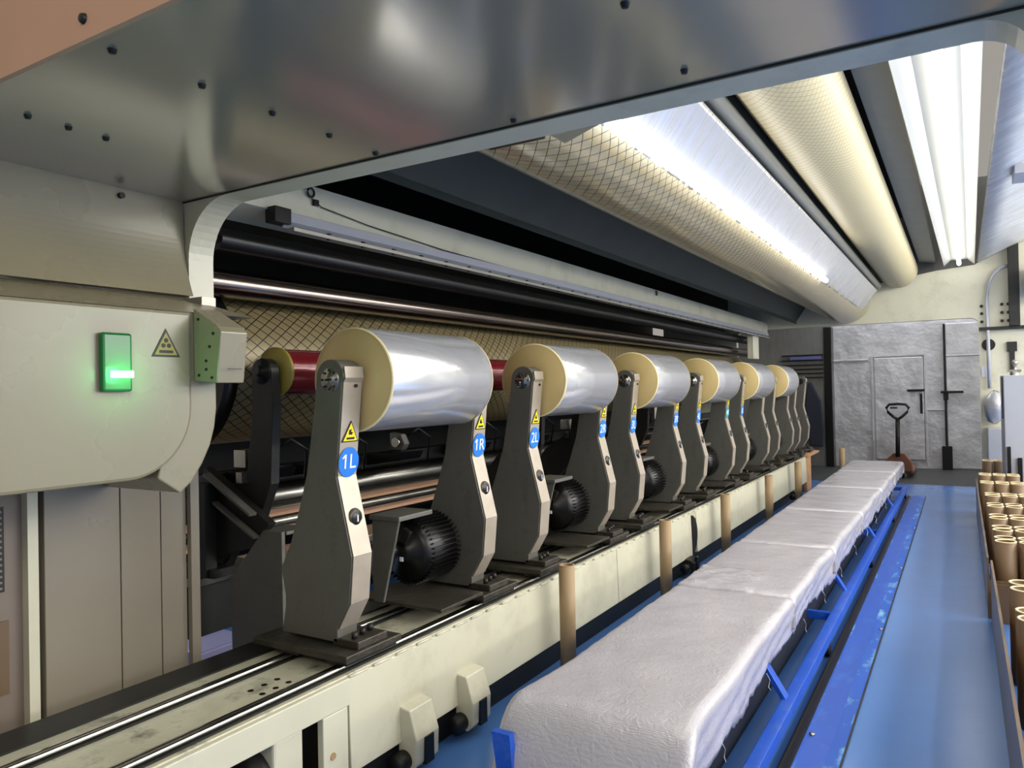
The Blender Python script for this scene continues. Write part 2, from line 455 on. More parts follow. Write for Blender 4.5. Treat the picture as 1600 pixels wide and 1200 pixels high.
tag(MB().path([(0.62, 12.93, 3.22), (0.52, 12.93, 3.20), (0.42, 12.93, 3.10), (0.355, 12.93, 2.95), (0.335, 12.93, 2.75), (0.34, 12.93, 2.0), (0.345, 12.93, 1.45)], 0.024).build('cable_conduit', M['greypaint']), 'thin grey conduit bending down the cream frame at right', 'conduit')
tag(MB().lathe([(0.001, 12.2), (0.20, 12.2), (0.22, 12.4), (0.22, 12.99)], (1.02, 2.95), seg=32).build('duct_pipe', M['cream']), 'cream round duct end beside the dark post at upper right', 'duct')
# foil wrapped duct ball and box
fb = MB()
fb.lathe([(0.02, 1.42), (0.06, 1.38), (0.13, 1.30), (0.15, 1.2), (0.13, 1.08), (0.08, 0.98), (0.02, 0.94)], (0.40, 12.85), 'z', 20)
for v in fb.bm.verts: v.co += Vector([random.uniform(-.012, .012) for _ in range(3)])
tag(fb.build('foil_wrapped_valve', M['foil']), 'crumpled foil wrapped valve hanging under the conduit on the right frame', 'valve')
tag(MB().box(0.30, 0.62, 12.7, 12.99, 0.0, 0.88).build('electrical_box', M['greypaint'], bevel=0.01), 'small grey box standing under the foil wrapped valve', 'box')

# slanting foil covered duct at upper right
fo = MB()
nx, ny = 8, 60
gridv = [[fo.bm.verts.new((0.24 + i * (1.6 / nx), 2.15 + j * (10.8 / ny), 3.30 + i * (0.72 / nx) + random.uniform(-.01, .01))) for i in range(nx + 1)] for j in range(ny + 1)]
for j in range(ny):
    for i in range(nx):
        f = fo.bm.faces.new((gridv[j][i], gridv[j][i + 1], gridv[j + 1][i + 1], gridv[j + 1][i])); f.smooth = True
o = fo.build('foil_covered_duct', M['foil2'])
md = o.modifiers.new('thick', 'SOLIDIFY'); md.thickness = 0.03; md.offset = 1
tag(o, 'wide slanting duct covered with stretched wrinkled silver foil right of the long lamp', 'duct')
tag(MB().box(0.42, 0.55, 7.6, 8.0, 3.30, 3.38).build('inspection_plate', M['greypaint'], bevel=0.003), 'small bluish rectangular plate on the foil covered duct', 'plate')

# ------------------------------------------------------------------ near machine frame and overhead cover
nf = thing('machine_side_frame', (-1.3, 2.06, 0), 'cream steel end frame in the foreground with a rounded opening over the rails', 'machine frame')
inner = [(-2.775, 1.56), (-2.775, 1.6)] + arc(-2.535, 2.13, 0.24, 180, 90, 12) + [(-1.3, 2.368), (-0.02, 2.368)] + arc(0.04, 2.248, 0.12, 90, 0, 8) + [(0.16, 0)]
outer = [(-2.80, 1.56), (-2.80, 1.6)] + [(-2.80, 2.0 + 0.045 * i) for i in range(13)] + [(-1.3, 2.6), (-0.02, 2.6)] + [(0.4, 2.6)] * 9 + [(0.4, 0)]
MB().ringplate(inner, outer, 2.0, 2.12).build('frame_plate', M['cream'], nf)
MB().box(-2.80, 0.4, 2.001, 2.119, 2.5, 3.4).build('top_plate', M['creamh'], nf)
MB().box(-2.80, -2.775, 1.99, 2.03, 0, 1.56).build('lower_column', M['cab'], nf)
MB().box(-2.79, -2.60, 1.93, 1.995, 1.86, 1.955).build('joint_strip', M['plate2'], nf)
cv = thing('overhead_cover', (-1.3, 1.4, 2.376), 'large satin grey overhead cover plate reaching out above the aisle', 'machine cover')
MB().box(-3.4, 0.7, 0.964, 1.996, 2.376, 2.40).build('bottom_plate', M['plate'], cv)
MB().box(-3.4, 0.7, 0.95, 0.964, 2.36, 3.3).build('front_panel', M['tan'], cv)
MB().box(-3.4, 0.7, 1.0, 1.996, 2.40, 3.3).build('cover_box', M['creamh'], cv)
for x, ys in ((-1.70, (1.03, 1.273, 1.508, 1.737, 1.954)), (-2.295, (1.135, 1.25, 1.365)), (-0.6, (1.1, 1.5, 1.9)), (-1.15, (1.954,))):
    for y in ys: MB().lathe([(0.001, 2.366), (0.008, 2.366), (0.011, 2.376)], (x, y), 'z', 12).build('screw', M['dark'], cv)
MB().lathe([(0.001, 0.942), (0.010, 0.942), (0.013, 0.95)], (-1.675, 2.408), 'y', 12).build('screw', M['dark'], cv)
MB().box(-3.4, 0.7, 1.992, 1.999, 2.371, 2.376).build('edge_seam', M['dark'], cv)
# dark hanger and its lip just inside the frame
hb = thing('hanger_bracket', (-1.25, 2.25, 2.3), 'dark block with a folded grey lip above the grooved roller behind the near frame', 'bracket')
MB().box(-1.42, -1.20, 2.13, 2.25, 2.41, 2.60).build('block', M['black'], hb)
MB().prism([(-1.24, 2.46), (-1.14, 2.39), (-0.98, 2.44), (-0.98, 2.47), (-1.14, 2.42), (-1.24, 2.49)], 2.13, 2.28).build('lip', M['creamh'], hb)

# ------------------------------------------------------------------ left drive housing
dh = thing('drive_housing', (-2.6, 1.4, 1.28), 'big cream rounded drive housing with a green status lamp at left', 'machine housing')
def round_yz(y0, y1, z0, z1, r):
    return [(y0, z0)] + [(p[0], p[1]) for p in arc(y1 - r, z0 + r, r, -90, 0, 12)] + [(y1, z1), (y0, z1)]
hs = MB(); P = round_yz(1.06, 1.70, 1.28, 1.855, 0.24)
hs.prism(P, -2.8, -2.35, 'x')
hs.prism([(-2.35, 1.855), (-2.8, 1.855), (-2.8, 1.975)], 1.06, 1.99, 'y').build('body', M['creamh'], dh, 0.012)
fl = MB(); P = [(1.57, 1.275), (1.655, 1.215), (1.70, 1.25), (1.745, 1.31), (1.78, 1.375), (1.80, 1.44), (1.81, 1.51), (1.81, 1.86), (1.60, 1.86), (1.60, 1.4)]
fl.prism(P, -2.795, -2.362, 'x').build('end_flange', M['creamh'], dh, 0.006)
MB().prism(round_yz(0.2, 1.035, 1.30, 1.86, 0.08), -2.8, -2.36, 'x').build('rear_body', M['creamh'], dh, 0.015)
# upper curved panel
up = MB()
prof = [(-2.80, 2.376)] + [(-2.80 + 0.055 * (k / 12) ** 2, 2.24 - 0.265 * k / 12) for k in range(13)]
up.prism(prof + [(-2.9, 1.975), (-2.9, 2.376)], 0.2, 1.998).build('upper_panel', M['creamh'], dh)
MB().cyl((1.72, 2.345), 0.012, -2.80, -2.785, 'x', 14).build('screw', M['dark'], dh)
# status lamp
sl = MB().box(-2.35, -2.325, 1.362, 1.462, 1.575, 1.765).build('status_lamp', M['green'], dh, 0.008)
sl['label'] = 'green status lamp with glowing bar'
MB().box(-2.325, -2.318, 1.385, 1.462, 1.620, 1.642).build('glowing_bar', M['greenled'], sl, 0.003)
gl = bpy.data.lights.new('status_glow', 'POINT'); gl.energy = 0.75; gl.color = (0.08, 1, 0.25); gl.shadow_soft_size = 0.03
go = bpy.data.objects.new('status_glow', gl); COL.objects.link(go); go.location = (-2.28, 1.42, 1.63)
# triangular warning plate
def tri(cy, cz, w, h, x, t):
    return MB().prism([(cy - w / 2, cz - h / 2), (cy + w / 2, cz - h / 2), (cy, cz + h / 2)], x, x + t, 'x')
ws = tri(1.598, 1.742, 0.108, 0.098, -2.35, 0.002).build('warning_sticker', M['dark'], dh)
tri(1.598, 1.739, 0.086, 0.078, -2.348, 0.001).build('sticker_face', M['yellowd'], ws)
g = MB()
for a in (90, 210, 330): g.cyl((1.598 + 0.012 * math.cos(math.radians(a)), 1.738 + 0.012 * math.sin(math.radians(a))), 0.008, -2.347, -2.3462, 'x', 12)
g.box(-2.347, -2.3462, 1.572, 1.624, 1.706, 1.716).build('hazard_mark', M['dark'], ws)
# guard box on the flange
sb = thing('sensor_box', (-2.3, 1.8, 1.63), 'small cream sensor box with a slanted green lit side on the housing corner', 'sensor')
MB().prism([(-2.36, 1.87), (-2.23, 1.80), (-2.21, 1.78), (-2.235, 1.60), (-2.36, 1.61)], 1.715, 1.83).build('body', M['creamh'], sb, 0.004)
MB().box(-2.208, -2.206, 1.74, 1.80, 1.648, 1.651).build('arrow_mark', M['dark'], sb)
for x, z in ((-2.33, 1.83), (-2.25, 1.775), (-2.27, 1.73), (-2.29, 1.68), (-2.29, 1.65), (-2.33, 1.63), (-2.26, 1.62)):
    MB().cyl((x, z), 0.005, 1.711, 1.715, 'y', 8).build('screw', M['dark'], sb)

# cabinets below the housing
cb = thing('control_cabinet', (-2.95, 1.2, 0), 'tall grey cabinet panels below the rounded drive housing at left', 'cabinet')
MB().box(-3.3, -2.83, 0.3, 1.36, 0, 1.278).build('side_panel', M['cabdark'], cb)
MB().box(-3.3, -2.79, 1.36, 1.395, 0, 1.278).build('edge_trim', M['cream'], cb)
MB().box(-3.3, -2.84, 1.395, 1.42, 0, 1.278).build('door_gap', M['black'], cb)
MB().box(-3.3, -2.80, 1.42, 1.698, 0, 1.278).build('door', M['cab'], cb, 0.003)
MB().box(-3.3, -2.80, 1.702, 1.868, 0, 1.278).build('door', M['cab'], cb, 0.003)
MB().box(-3.3, -2.80, 1.872, 1.985, 0, 1.278).build('door', M['cab'], cb, 0.003)
vg = MB().box(-2.83, -2.822, 1.10, 1.30, 0.90, 1.19).build('vent_grille', M['dark'], cb)
for k in range(14): MB().box(-2.822, -2.815, 1.11, 1.29, 0.91 + k * 0.02, 0.917 + k * 0.02).build('louver', M['cabdark'], vg)
MB().box(-2.83, -2.818, 1.10, 1.31, 0.55, 0.80).build('lower_plate', M['tray'], cb)

# ------------------------------------------------------------------ machine bed with rails
Y0, Y1 = -0.6, 11.6
bed = thing('machine_bed', (-2.25, 5.5, 0), 'long cream machine bed carrying the two chrome rails under the film rolls', 'machine bed')
MB().box(-2.60, -1.99, Y0, Y1, 0.43, 0.505).build('top', M['creamtop'], bed, 0.004)
MB().box(-2.50, -2.12, Y0, Y1, 0.0, 0.43).build('core_beam', M['dark'], bed)
for x, n in ((-2.03, 'rail'), (-2.315, 'rail')):
    r = MB().box(x - 0.055, x + 0.02, Y0, Y1, 0.505, 0.512).build(n, M['dark'], bed)
    MB().box(x - 0.012, x + 0.012, Y0, Y1, 0.512, 0.53).build('polished_rail', M['chrome2'], r, 0.007)
    MB().box(x - 0.047, x - 0.040, Y0, Y1, 0.512, 0.518).build('guide_strip', M['chrome'], r)
MB().box(-2.60, -2.45, Y0, Y1, 0.500, 0.512).build('oil_channel', M['dark'], bed)
# front panels, two lengths
for a, b in ((2.075, 4.60), (4.61, 6.20), (6.33, 8.9), (8.91, Y1)):
    MB().prism([(-2.02, 0.50), (-1.985, 0.49), (-1.975, 0.14), (-2.06, 0.13)], a, b).build('front_panel', M['cream'], bed, 0.003)
MB().box(-2.035, -2.02, 6.18, 6.36, 0.13, 0.5).build('slot', M['black'], bed)
MB().prism(arc(6.14, 0.31, 0.17, -75, 75, 12) + [(6.185, 0.31)], -1.985, -1.968, 'x').build('cover_slot', M['dark'], bed)
k = 0
y = 2.08
while y < Y1 - 0.1:
    MB().cyl((-1.985, 0.496), 0.0065, y, y + 0.10, seg=8).build('hinge_knuckle', M['cream'], bed); y += 0.135
MB().box(-2.0, -1.97, Y0, 2.07, 0.40, 0.50).build('upper_skirt', M['cream'], bed, 0.004)
MB().box(-2.0, -1.97, 1.93, 2.055, 0.0, 0.40).build('end_post', M['cream'], bed, 0.004)
MB().cyl((1.975, 0.25), 0.013, -1.97, -1.966, 'x', 14).build('post_hole', M['core'], bed)
MB().box(-2.05, -2.0, Y0, 1.93, 0.0, 0.14).build('lower_skirt', M['creamtop'], bed)
MB().box(-2.1, -2.02, Y0, Y1, 0.0, 0.13).build('kick_plate', M['dark'], bed)
for yy in (1.35, 1.72):
    MB().box(-2.1, -1.985, yy, yy + 0.13, 0.0, 0.40).build('web_plate', M['cream'], bed, 0.01)
    MB().lathe([(0.001, yy - 0.06), (0.15, yy - 0.06), (0.15, yy), ], (-2.12, 0.22), seg=32).build('bed_roller', M['dark'], bed)
for i, (yy) in enumerate((2.36, 2.76, 5.98, 10.45)):
    f = MB().prism([(-1.99, 0.285 if i < 2 else 0.15), (-1.93, 0.275 if i < 2 else 0.14), (-1.895, 0.16 if i < 2 else 0.12), (-1.90, 0.06), (-1.93, 0.03), (-1.99, 0.06)], yy, yy + 0.15)
    f = f.build('roller_bracket', M['cream'] if i < 2 else M['dark'], bed, 0.006)
    MB().box(-1.912, -1.888, yy + 0.05, yy + 0.105, 0.05, 0.16).build('slot', M['black'], f)
    MB().lathe([(0.001, yy - 0.06), (0.035, yy - 0.06), (0.04, yy - 0.04), (0.04, yy)], (-1.96, 0.075), seg=20).build('bracket_wheel', M['dark'], f)
MB().prism([(-2.3, 0.5), (-1.94, 0.5), (-1.93, 0.53), (-2.3, 0.54)], Y1, Y1 + 0.9).build('end_plate', M['rust'], bed, 0.005)
MB().box(-2.06, -1.97, Y1, Y1 + 0.35, 0.0, 0.5).build('end_leg', M['rust'], bed, 0.01)
for yy in (1.80, 1.86, 1.92):
    for x in (-2.13, -2.19): MB().cyl((x, yy), 0.011, 0.505, 0.5065, 'z', 12).build('bed_hole', M['black'], bed)

# ------------------------------------------------------------------ winding stands
FRONT = [(-2.05, 1.615), (-2.06, 1.60), (-2.10, 1.23), (-2.025, 0.925), (-2.043, 0.743), (-2.106, 0.638), (-2.107, 0.585)]
BACK = [(-2.413, 0.585), (-2.388, 0.717), (-2.415, 0.845), (-2.356, 0.954), (-2.31, 1.08), (-2.26, 1.232), (-2.21, 1.50), (-2.195, 1.615)]
TOP = arc(-2.123, 1.617, 0.073, 180, 0, 14)
OUT = FRONT[1:] + BACK[:-1] + TOP


def stand(y, side):
    """side L: disc lies beyond it (+y); R: roll ends before it"""
    t = thing('winding_stand', (-2.25, y, 0.505), 'x', 'machine stand')
    w = 0.11
    MB().prism(OUT, y, y + w).build('arm', M['steel'], t, 0.003)
    # narrow edge along the front outline, paler to paint in lamplight
    e = MB()
    fr = [(-2.055, 1.66)] + FRONT
    for i in range(len(fr) - 2):
        (xa, za), (xb, zb) = fr[i], fr[i + 1]
        if abs(za - zb) < 0.004: continue
        e.quad([(xa + .003, y + .004, za), (xa + .003, y + w - .004, za), (xb + .003, y + w - .004, zb), (xb + .003, y + .004, zb)], 0.004)
    e.build('front_edge', M['strip'], t)
    MB().box(-2.50, -1.985, y - 0.08, y + w + 0.13, 0.545, 0.572).build('base_plate', M['base'], t, 0.004)
    MB().box(-2.10, -1.995, y - 0.07, y + w + 0.11, 0.531, 0.545).build('rail_carriage', M['dark'], t, 0.004)
    MB().box(-2.38, -2.25, y - 0.07, y + w + 0.11, 0.531, 0.545).build('rail_carriage', M['dark'], t, 0.003)
    MB().box(-2.13, -2.0, y + 0.0, y + w + 0.06, 0.572, 0.602).build('clamp_block', M['base'], t, 0.004)
    for k in range(3): MB().cyl((-2.045 - 0.01 * k, y + 0.03 + 0.055 * k), 0.013, 0.602, 0.626, 'z', 6).build('bolt', M['dark'], t)
    # eye shaped lock on the edge
    x0 = -2.10 + 0.075 * (1.23 - 1.065) / 0.305
    lk = MB().lathe([(0.001, 0.010), (0.02, 0.012), (0.036, 0.008), (0.040, 0.0)], (y + w / 2, 1.065), 'x', 24)
    lk.bm.transform(Matrix.Translation((x0 + .001, 0, 0)))
    lk = lk.build('lock', M['base'], t)
    q = MB().lathe([(0.001, 0.016), (0.018, 0.016), (0.027, 0.011)], (y + w / 2, 1.065), 'x', 16); q.bm.transform(Matrix.Translation((x0 + .002, 0, 0)))
    q.build('keyhole', M['black'], lk)
    MB().box(x0 + .016, x0 + .020, y + w / 2 - .003, y + w / 2 + .003, 1.052, 1.078).build('slot', M['white'], lk)
    # hub on the outer side
    hy = y if side == 'L' else y + w
    sg = -1 if side == 'L' else 1
    hb = MB().lathe([(0.001, hy + sg * 0.008), (0.026, hy + sg * 0.008), (0.028, hy + sg * 0.003), (0.046, hy + sg * 0.003), (0.048, hy)], (-2.123, 1.610), seg=32).build('hub', M['chrome2'], t)
    for k in range(8):
        a = 2 * PI * k / 8
        MB().cyl((-2.123 + 0.038 * math.cos(a), 1.610 + 0.038 * math.sin(a)), 0.0045, hy + sg * 0.007, hy, seg=8).build('hub_screw', M['dark'], hb)
    for dx in (-0.012, 0, 0.012): MB().cyl((-2.123 + dx, 1.610), 0.0045, hy + sg * 0.011, hy, seg=8).build('hub_screw', M['black'], hb)
    # chuck on the roll side
    cy = (y + w, y + w + 0.06) if side == 'L' else (y - 0.06, y)
    MB().cyl((-2.123, 1.610), 0.045, *cy, seg=24).build('chuck', M['dark'], t)
    MB().cyl((y + w * 0.62, 1.585), 0.007, -2.052, -2.046, 'x', 8).build('set_screw', M['dark'], t)
    if side == 'R':
        mo = MB(); c = (-2.32, 0.79)
        mo.lathe([(0.001, y - 0.29), (0.05, y - 0.29), (0.055, y - 0.275), (0.12, y - 0.265), (0.148, y - 0.235), (0.148, y - 0.03), (0.12, y)], c, seg=40)
        mo = mo.build('motor', M['black'], t)
        fn = MB()
        for k in range(44):
            a = 2 * PI * k / 44; d = Vector((math.cos(a), 0, math.sin(a)))
            p = Vector((c[0], 0, c[1])) + d * 0.154
            fn.bar(p + VY * (y - 0.235), p + VY * (y - 0.02), 0.006, 0.026, up=d)
        fn.build('cooling_fins', M['black'], mo)
        MB().prism([(c[0] - 0.03, c[1] + 0.03), (c[0] + 0.025, c[1] + 0.02), (c[0] + 0.06, c[1] + 0.10), (c[0] + 0.02, c[1] + 0.12)], y - 0.29, y - 0.25).build('junction_box', M['dark'], mo, 0.004)
        MB().box(c[0] + 0.0, c[0] + 0.02, y - 0.295, y - 0.291, c[1] - 0.04, c[1] - 0.02).build('rating_plate', M['white'], mo)
        MB().path([(c[0] - 0.06, y - 0.3, c[1] + 0.05), (c[0] - 0.11, y - 0.36, c[1] + 0.04), (c[0] - 0.15, y - 0.36, c[1] - 0.05), (c[0] - 0.14, y - 0.33, c[1] - 0.15)], 0.009).build('cable', M['black'], mo)
        MB().box(-2.50, -2.0, y - 0.40, y - 0.06, 0.572, 0.588).build('motor_plate', M['base'], t, 0.003)
        # grey mounting bracket left of the motor
        MB().prism([(-2.36, 0.59), (-2.30, 0.59), (-2.20, 0.97), (-2.36, 0.97)], y - 0.44, y - 0.425).build('mounting_bracket', M['steel'], t, 0.003)
        MB().box(-2.37, -2.19, y - 0.45, y - 0.20, 0.97, 0.992).build('bracket_shelf', M['steel'], t, 0.003)
    return t


def stickers(t, y, txt, circ):
    w = 0.11; yc = y + w / 2
    d = Vector((-2.10 + 2.06, 0, 1.23 - 1.60)).normalized(); up = -d; n = VY.cross(up)
    if n.x < 0: n = -n
    def on(z): return Vector((-2.06 + (-0.04) * (1.60 - z) / 0.37, yc, z))
    R = Matrix((VY, up, n)).transposed().to_4x4()
    def flat(pts, off, th, name, material, par, at):
        b = MB(); b.prism(pts, 0, th, 'z'); b.bm.transform(Matrix.Translation(at + n * (off + 0.006)) @ R)
        return b.build(name, material, par)
    s = flat([(0.056 * math.cos(2 * PI * k / 32), 0.060 * math.sin(2 * PI * k / 32)) for k in range(32)], 0.004, 0.0015, 'number_sticker', circ, t, on(1.285))
    s['label'] = 'round %s number sticker' % ('blue' if circ is M['blue'] else 'teal')
    text_mesh(txt, 0.082, VY, up, n, on(1.285) + n * 0.0122, M['white'], 'number_text', s)
    a = flat([(-0.046, -0.04), (0.046, -0.04), (0, 0.045)], 0.004, 0.0012, 'warning_sticker', M['black'], t, on(1.405))
    a['label'] = 'yellow triangular warning sticker'
    flat([(-0.039, -0.036), (0.039, -0.036), (0, 0.036)], 0.0053, 0.0008, 'sticker_face', M['yellow'], a, on(1.405))
    flat([(-0.012, -0.010), (0.006, -0.012), (0.012, -0.003), (0.0, 0.001), (0.005, 0.010), (-0.009, 0.008)], 0.0062, 0.0006, 'hazard_mark', M['black'], a, on(1.405))
    flat([(-0.022, -0.030), (0.022, -0.030), (0.022, -0.022), (-0.022, -0.022)], 0.0062, 0.0006, 'warning_text', M['black'], a, on(1.405))


DISC = [2.275, 3.775, 5.265, 6.865, 8.455, 10.085]
REND = [3.006, 4.515, 6.026, 7.646, 9.279, 10.799]
order = ['first', 'second', 'third', 'fourth', 'fifth', 'sixth']
pl = pr = None
for i in range(7):
    if i < 6: yl, yr = DISC[i] - 0.127, REND[i] + 0.075
    else: yl, yr = 11.40, 12.12
    if i == 0:
        L = pl = stand(yl, 'L'); R = pr = stand(yr, 'R'); yl0, yr0 = yl, yr
    else:
        L = copy_tree(pl); R = copy_tree(pr)
        L.location.y += yl - yl0; R.location.y += yr - yr0
    stk = []
    stk.append((L, yl, '%dL' % (i + 1), M['blue'], i < 5)); stk.append((R, yr, '%dR' % (i + 1), M['blue'] if i < 3 else M['teal'], i < 4))
    for t, yy, tx, cm, yes in stk:
        t['_st'] = (1 if yes else 0)
    if i < 6:
        L['label'] = 'grey winding stand %sat the near end of the %s film roll' % (('marked %dL ' % (i + 1)) if i < 5 else '', order[i] if i < 5 else 'farthest')
        R['label'] = 'grey winding stand %swith motor, at the far end of the %s film roll' % (('marked %dR ' % (i + 1)) if i < 4 else '', order[i] if i < 5 else 'farthest')
    else:
        L['label'] = 'empty grey winding stand just beyond the farthest film roll'
        R['label'] = 'last empty grey winding stand, with a motor, at the far end of the bed'
    L['group'] = R['group'] = 'winding stands along the machine bed'
    ST = globals().setdefault('ST', []); ST += stk
for t, yy, tx, cm, yes in ST:
    del t['_st']
    if yes:
        ROOT[t.name] = Vector(t.location)
        stickers(t, yy, tx, cm)

# ------------------------------------------------------------------ film rolls
RR, C = 0.213, (-2.123, 1.610)
for i in range(6):
    a, b = DISC[i], REND[i]
    t = thing('film_roll', (C[0], a, C[1] - RR), '%s silver film roll from the front, amber end face, between the stands' % ('farthest' if i == 5 else 'nearest and largest' if i == 0 else order[i]), 'film roll', 'silver film rolls on the winding stands')
    MB().lathe([(RR, a + 0.006), (RR, b - 0.004), (RR - 0.004, b)], C, seg=96).build('film_body', M['film'], t)
    for yy, s in ((a, 1), (b, -1)):
        MB().lathe([(0.05, yy), (RR - 0.006, yy), (RR - 0.001, yy + s * 0.005)], C, seg=96).build('end_face', M['amber'], t)
        rim = MB().lathe([(RR - 0.006, yy - s * 0.0008), (RR + 0.001, yy + s * 0.002), (RR + 0.001, yy + s * 0.006)], C, seg=96).build('edge_rim', M['amberrim'], t)
        MB().lathe([(0.046, yy - s * 0.012), (0.062, yy - s * 0.012), (0.062, yy + s * 0.02)], C, seg=40).build('core', M['core'], t)
    
# ------------------------------------------------------------------ drum, rollers
def roller(name, c, r, y0, y1, material, label, seg=96, shaft=0.06, capm=None):
    t = thing(name, (c[0], y0, c[1] - r), label, 'roller')
    MB().lathe([(r, y0), (r, y1)], c, seg=seg, uv=True).build('surface', material, t)
    for q in (y0 + 0.003, y1 - 0.01): MB().cyl(c, r - 0.002, q, q + 0.007, seg=seg).build('end_cap', capm or M['dark'], t)
    MB().cyl(c, shaft, y0 - 0.08, y1 + 0.08, seg=20).build('shaft', M['chrome2'], t)
    return t


roller('grooved_drum', (-3.47, 1.72), 0.42, 2.46, 12.7, M['grid'], 'large drum with a diamond groove pattern running behind the film rolls', 128, capm=M['black'])
roller('chrome_roller', (-3.05, 2.10), 0.068, 2.2, 12.8, M['chrome3'], 'thin shiny chrome roller above the big grooved drum', 48, 0.02)
roller('chrome_roller', (-3.0, 2.30), 0.06, 2.3, 12.8, M['black'], 'thin dark roller above the shiny chrome roller', 48, 0.02)
roller('grooved_roller', (-1.55, 2.86), 0.345, 2.25, 12.9, M['gridA'], 'thick grooved roller overhead with sharp diamond pattern at its near end, left of film web', 128, capm=M['cream'])
roller('grooved_roller', (-0.80, 3.28), 0.265, 2.3, 12.9, M['gridB'], 'cream textured roller overhead, between the film web and the long lamp', 96, capm=M['cream'])
roller('idler_roller', (-3.28, 1.00), 0.075, 2.3, 12.6, M['chrome2'], 'low polished idler roller behind the winding stands', 40, 0.02)
roller('idler_roller', (-3.30, 0.85), 0.03, 2.3, 12.6, M['chrome2'], 'thin polished idler roller under the other low roller', 40, 0.015)
# dark cover plate over the drum end
tag(MB().cyl((-3.47, 1.72), 0.46, 2.36, 2.44, seg=64).build('drum_end_plate', M['black']), 'black round end plate of the large drum behind the sensor box', 'end plate')

# red roll on the second winding row
t = thing('red_film_roll', (-2.76, 2.44, 1.55), 'dark red film roll with a yellow end ring behind the first silver roll', 'film roll')
MB().lathe([(0.108, 2.44), (0.108, 4.85)], (-2.76, 1.665), seg=48).build('film_body', M['red'], t)
MB().lathe([(0.04, 2.432), (0.115, 2.432), (0.115, 2.45), (0.11, 2.455)], (-2.76, 1.665), seg=48).build('end_ring', M['yellowd'], t)

# ------------------------------------------------------------------ rear winding stands (dark)
def rear_stand(y, lab):
    t = thing('rear_winding_stand', (-2.95, y, 0.45), lab, 'machine stand', 'dark rear winding stands')
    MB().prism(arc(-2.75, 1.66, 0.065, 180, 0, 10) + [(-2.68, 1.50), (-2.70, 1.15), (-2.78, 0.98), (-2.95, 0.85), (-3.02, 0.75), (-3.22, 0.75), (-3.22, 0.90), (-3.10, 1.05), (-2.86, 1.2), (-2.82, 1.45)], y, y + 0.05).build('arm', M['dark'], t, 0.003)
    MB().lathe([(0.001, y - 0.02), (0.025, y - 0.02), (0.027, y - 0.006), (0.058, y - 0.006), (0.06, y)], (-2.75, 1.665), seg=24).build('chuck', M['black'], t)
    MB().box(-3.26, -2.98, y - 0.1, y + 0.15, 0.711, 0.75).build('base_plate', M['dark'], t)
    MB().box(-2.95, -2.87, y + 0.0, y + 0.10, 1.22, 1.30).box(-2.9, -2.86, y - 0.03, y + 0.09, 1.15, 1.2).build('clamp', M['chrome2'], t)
    return t


yy = [2.35, 4.9, 5.7, 7.1, 8.6, 10.2]
rs0 = rear_stand(yy[0], 'dark rear winding stand carrying the yellow ringed red roll')
for i, y in enumerate(yy[1:]):
    c = copy_tree(rs0); c.location.y += y - yy[0]
    c['group'] = 'dark rear winding stands'
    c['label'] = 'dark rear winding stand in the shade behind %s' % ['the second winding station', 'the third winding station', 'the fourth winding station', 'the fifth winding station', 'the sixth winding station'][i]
# clutter of hoses and plates under the drum
for i, y in enumerate((2.55, 3.0, 3.6, 4.4, 5.3, 6.4, 7.6, 9.0)):
    t = thing('knife_holder', (-3.0, y, 1.15), 'grey slitting knife holder with black hoses under the drum', 'machine part', 'knife holders under the drum')
    MB().prism([(-3.06, 1.20), (-2.97, 1.20), (-2.94, 1.24), (-2.97, 1.30), (-3.06, 1.31)], y, y + 0.05).build('body', M['steel'], t, 0.005)
    MB().cyl((-3.0, 1.25), 0.03, y - 0.02, y, seg=16).build('cap', M['chrome2'], t)
    MB().prism([(-3.25, 1.10), (-2.95, 1.14), (-2.92, 1.19), (-3.25, 1.17)], y - 0.05, y + 0.16).build('mount', M['black'], t)
    MB().path([(-3.0, y + 0.1, 1.28), (-2.96, y + 0.16, 1.33), (-2.93, y + 0.24, 1.27), (-2.98, y + 0.27, 1.12)], 0.009, 8).build('hose', M['black'], t)
t = thing('knife_beam', (-3.25, 7, 1.08), 'dark knife beam running lengthwise under the grooved drum', 'beam')
MB().box(-3.30, -3.20, 2.3, 12.6, 1.10, 1.17).build('beam', M['black'], t)

# angled dark bracket beside the column
t = thing('support_bracket', (-2.9, 2.3, 0.6), 'dark angled support bracket right beside the housing column', 'bracket')
MB().prism([(-3.10, 1.22), (-2.78, 1.05), (-2.66, 0.98), (-2.78, 0.86), (-2.95, 0.82), (-3.04, 0.76), (-3.2, 0.80)], 2.30, 2.345).build('plate', M['dark'], t, 0.004)
MB().bar((-3.06, 2.28, 1.19), (-2.74, 2.28, 1.02), 0.04, 0.012).bar((-3.0, 2.28, 1.06), (-2.72, 2.28, 0.92), 0.03, 0.012).build('rib', M['steel'], t)
MB().box(-3.08, -3.02, 2.24, 2.3, 0.712, 1.15).build('post', M['dark'], t)
tag(MB().box(-3.46, -3.17, 2.30, 2.62, 0, 0.32).build('daylit_floor_patch', M['bright'], bevel=0.01), 'pale lavender plastic bale low behind the bed at the foot of the cabinet column', 'bale')  # added box; daylight on the aisle floor is put into its colour
# rear bed
t = thing('rear_bed', (-3.5, 7, 0), 'tan painted rear machine bed with a pale ledge, behind the front bed', 'machine bed')
MB().box(-3.85, -3.42, 2.2, 12.6, 0.75, 0.98).build('beam', M['tan'], t, 0.005)
MB().box(-3.30, -3.05, 2.2, 12.6, 0.67, 0.71).build('ledge', M['chrome2'], t, 0.003)
MB().box(-3.12, -3.08, 2.2, 12.6, 0.43, 0.67).build('kick_plate', M['darkwall'], t)

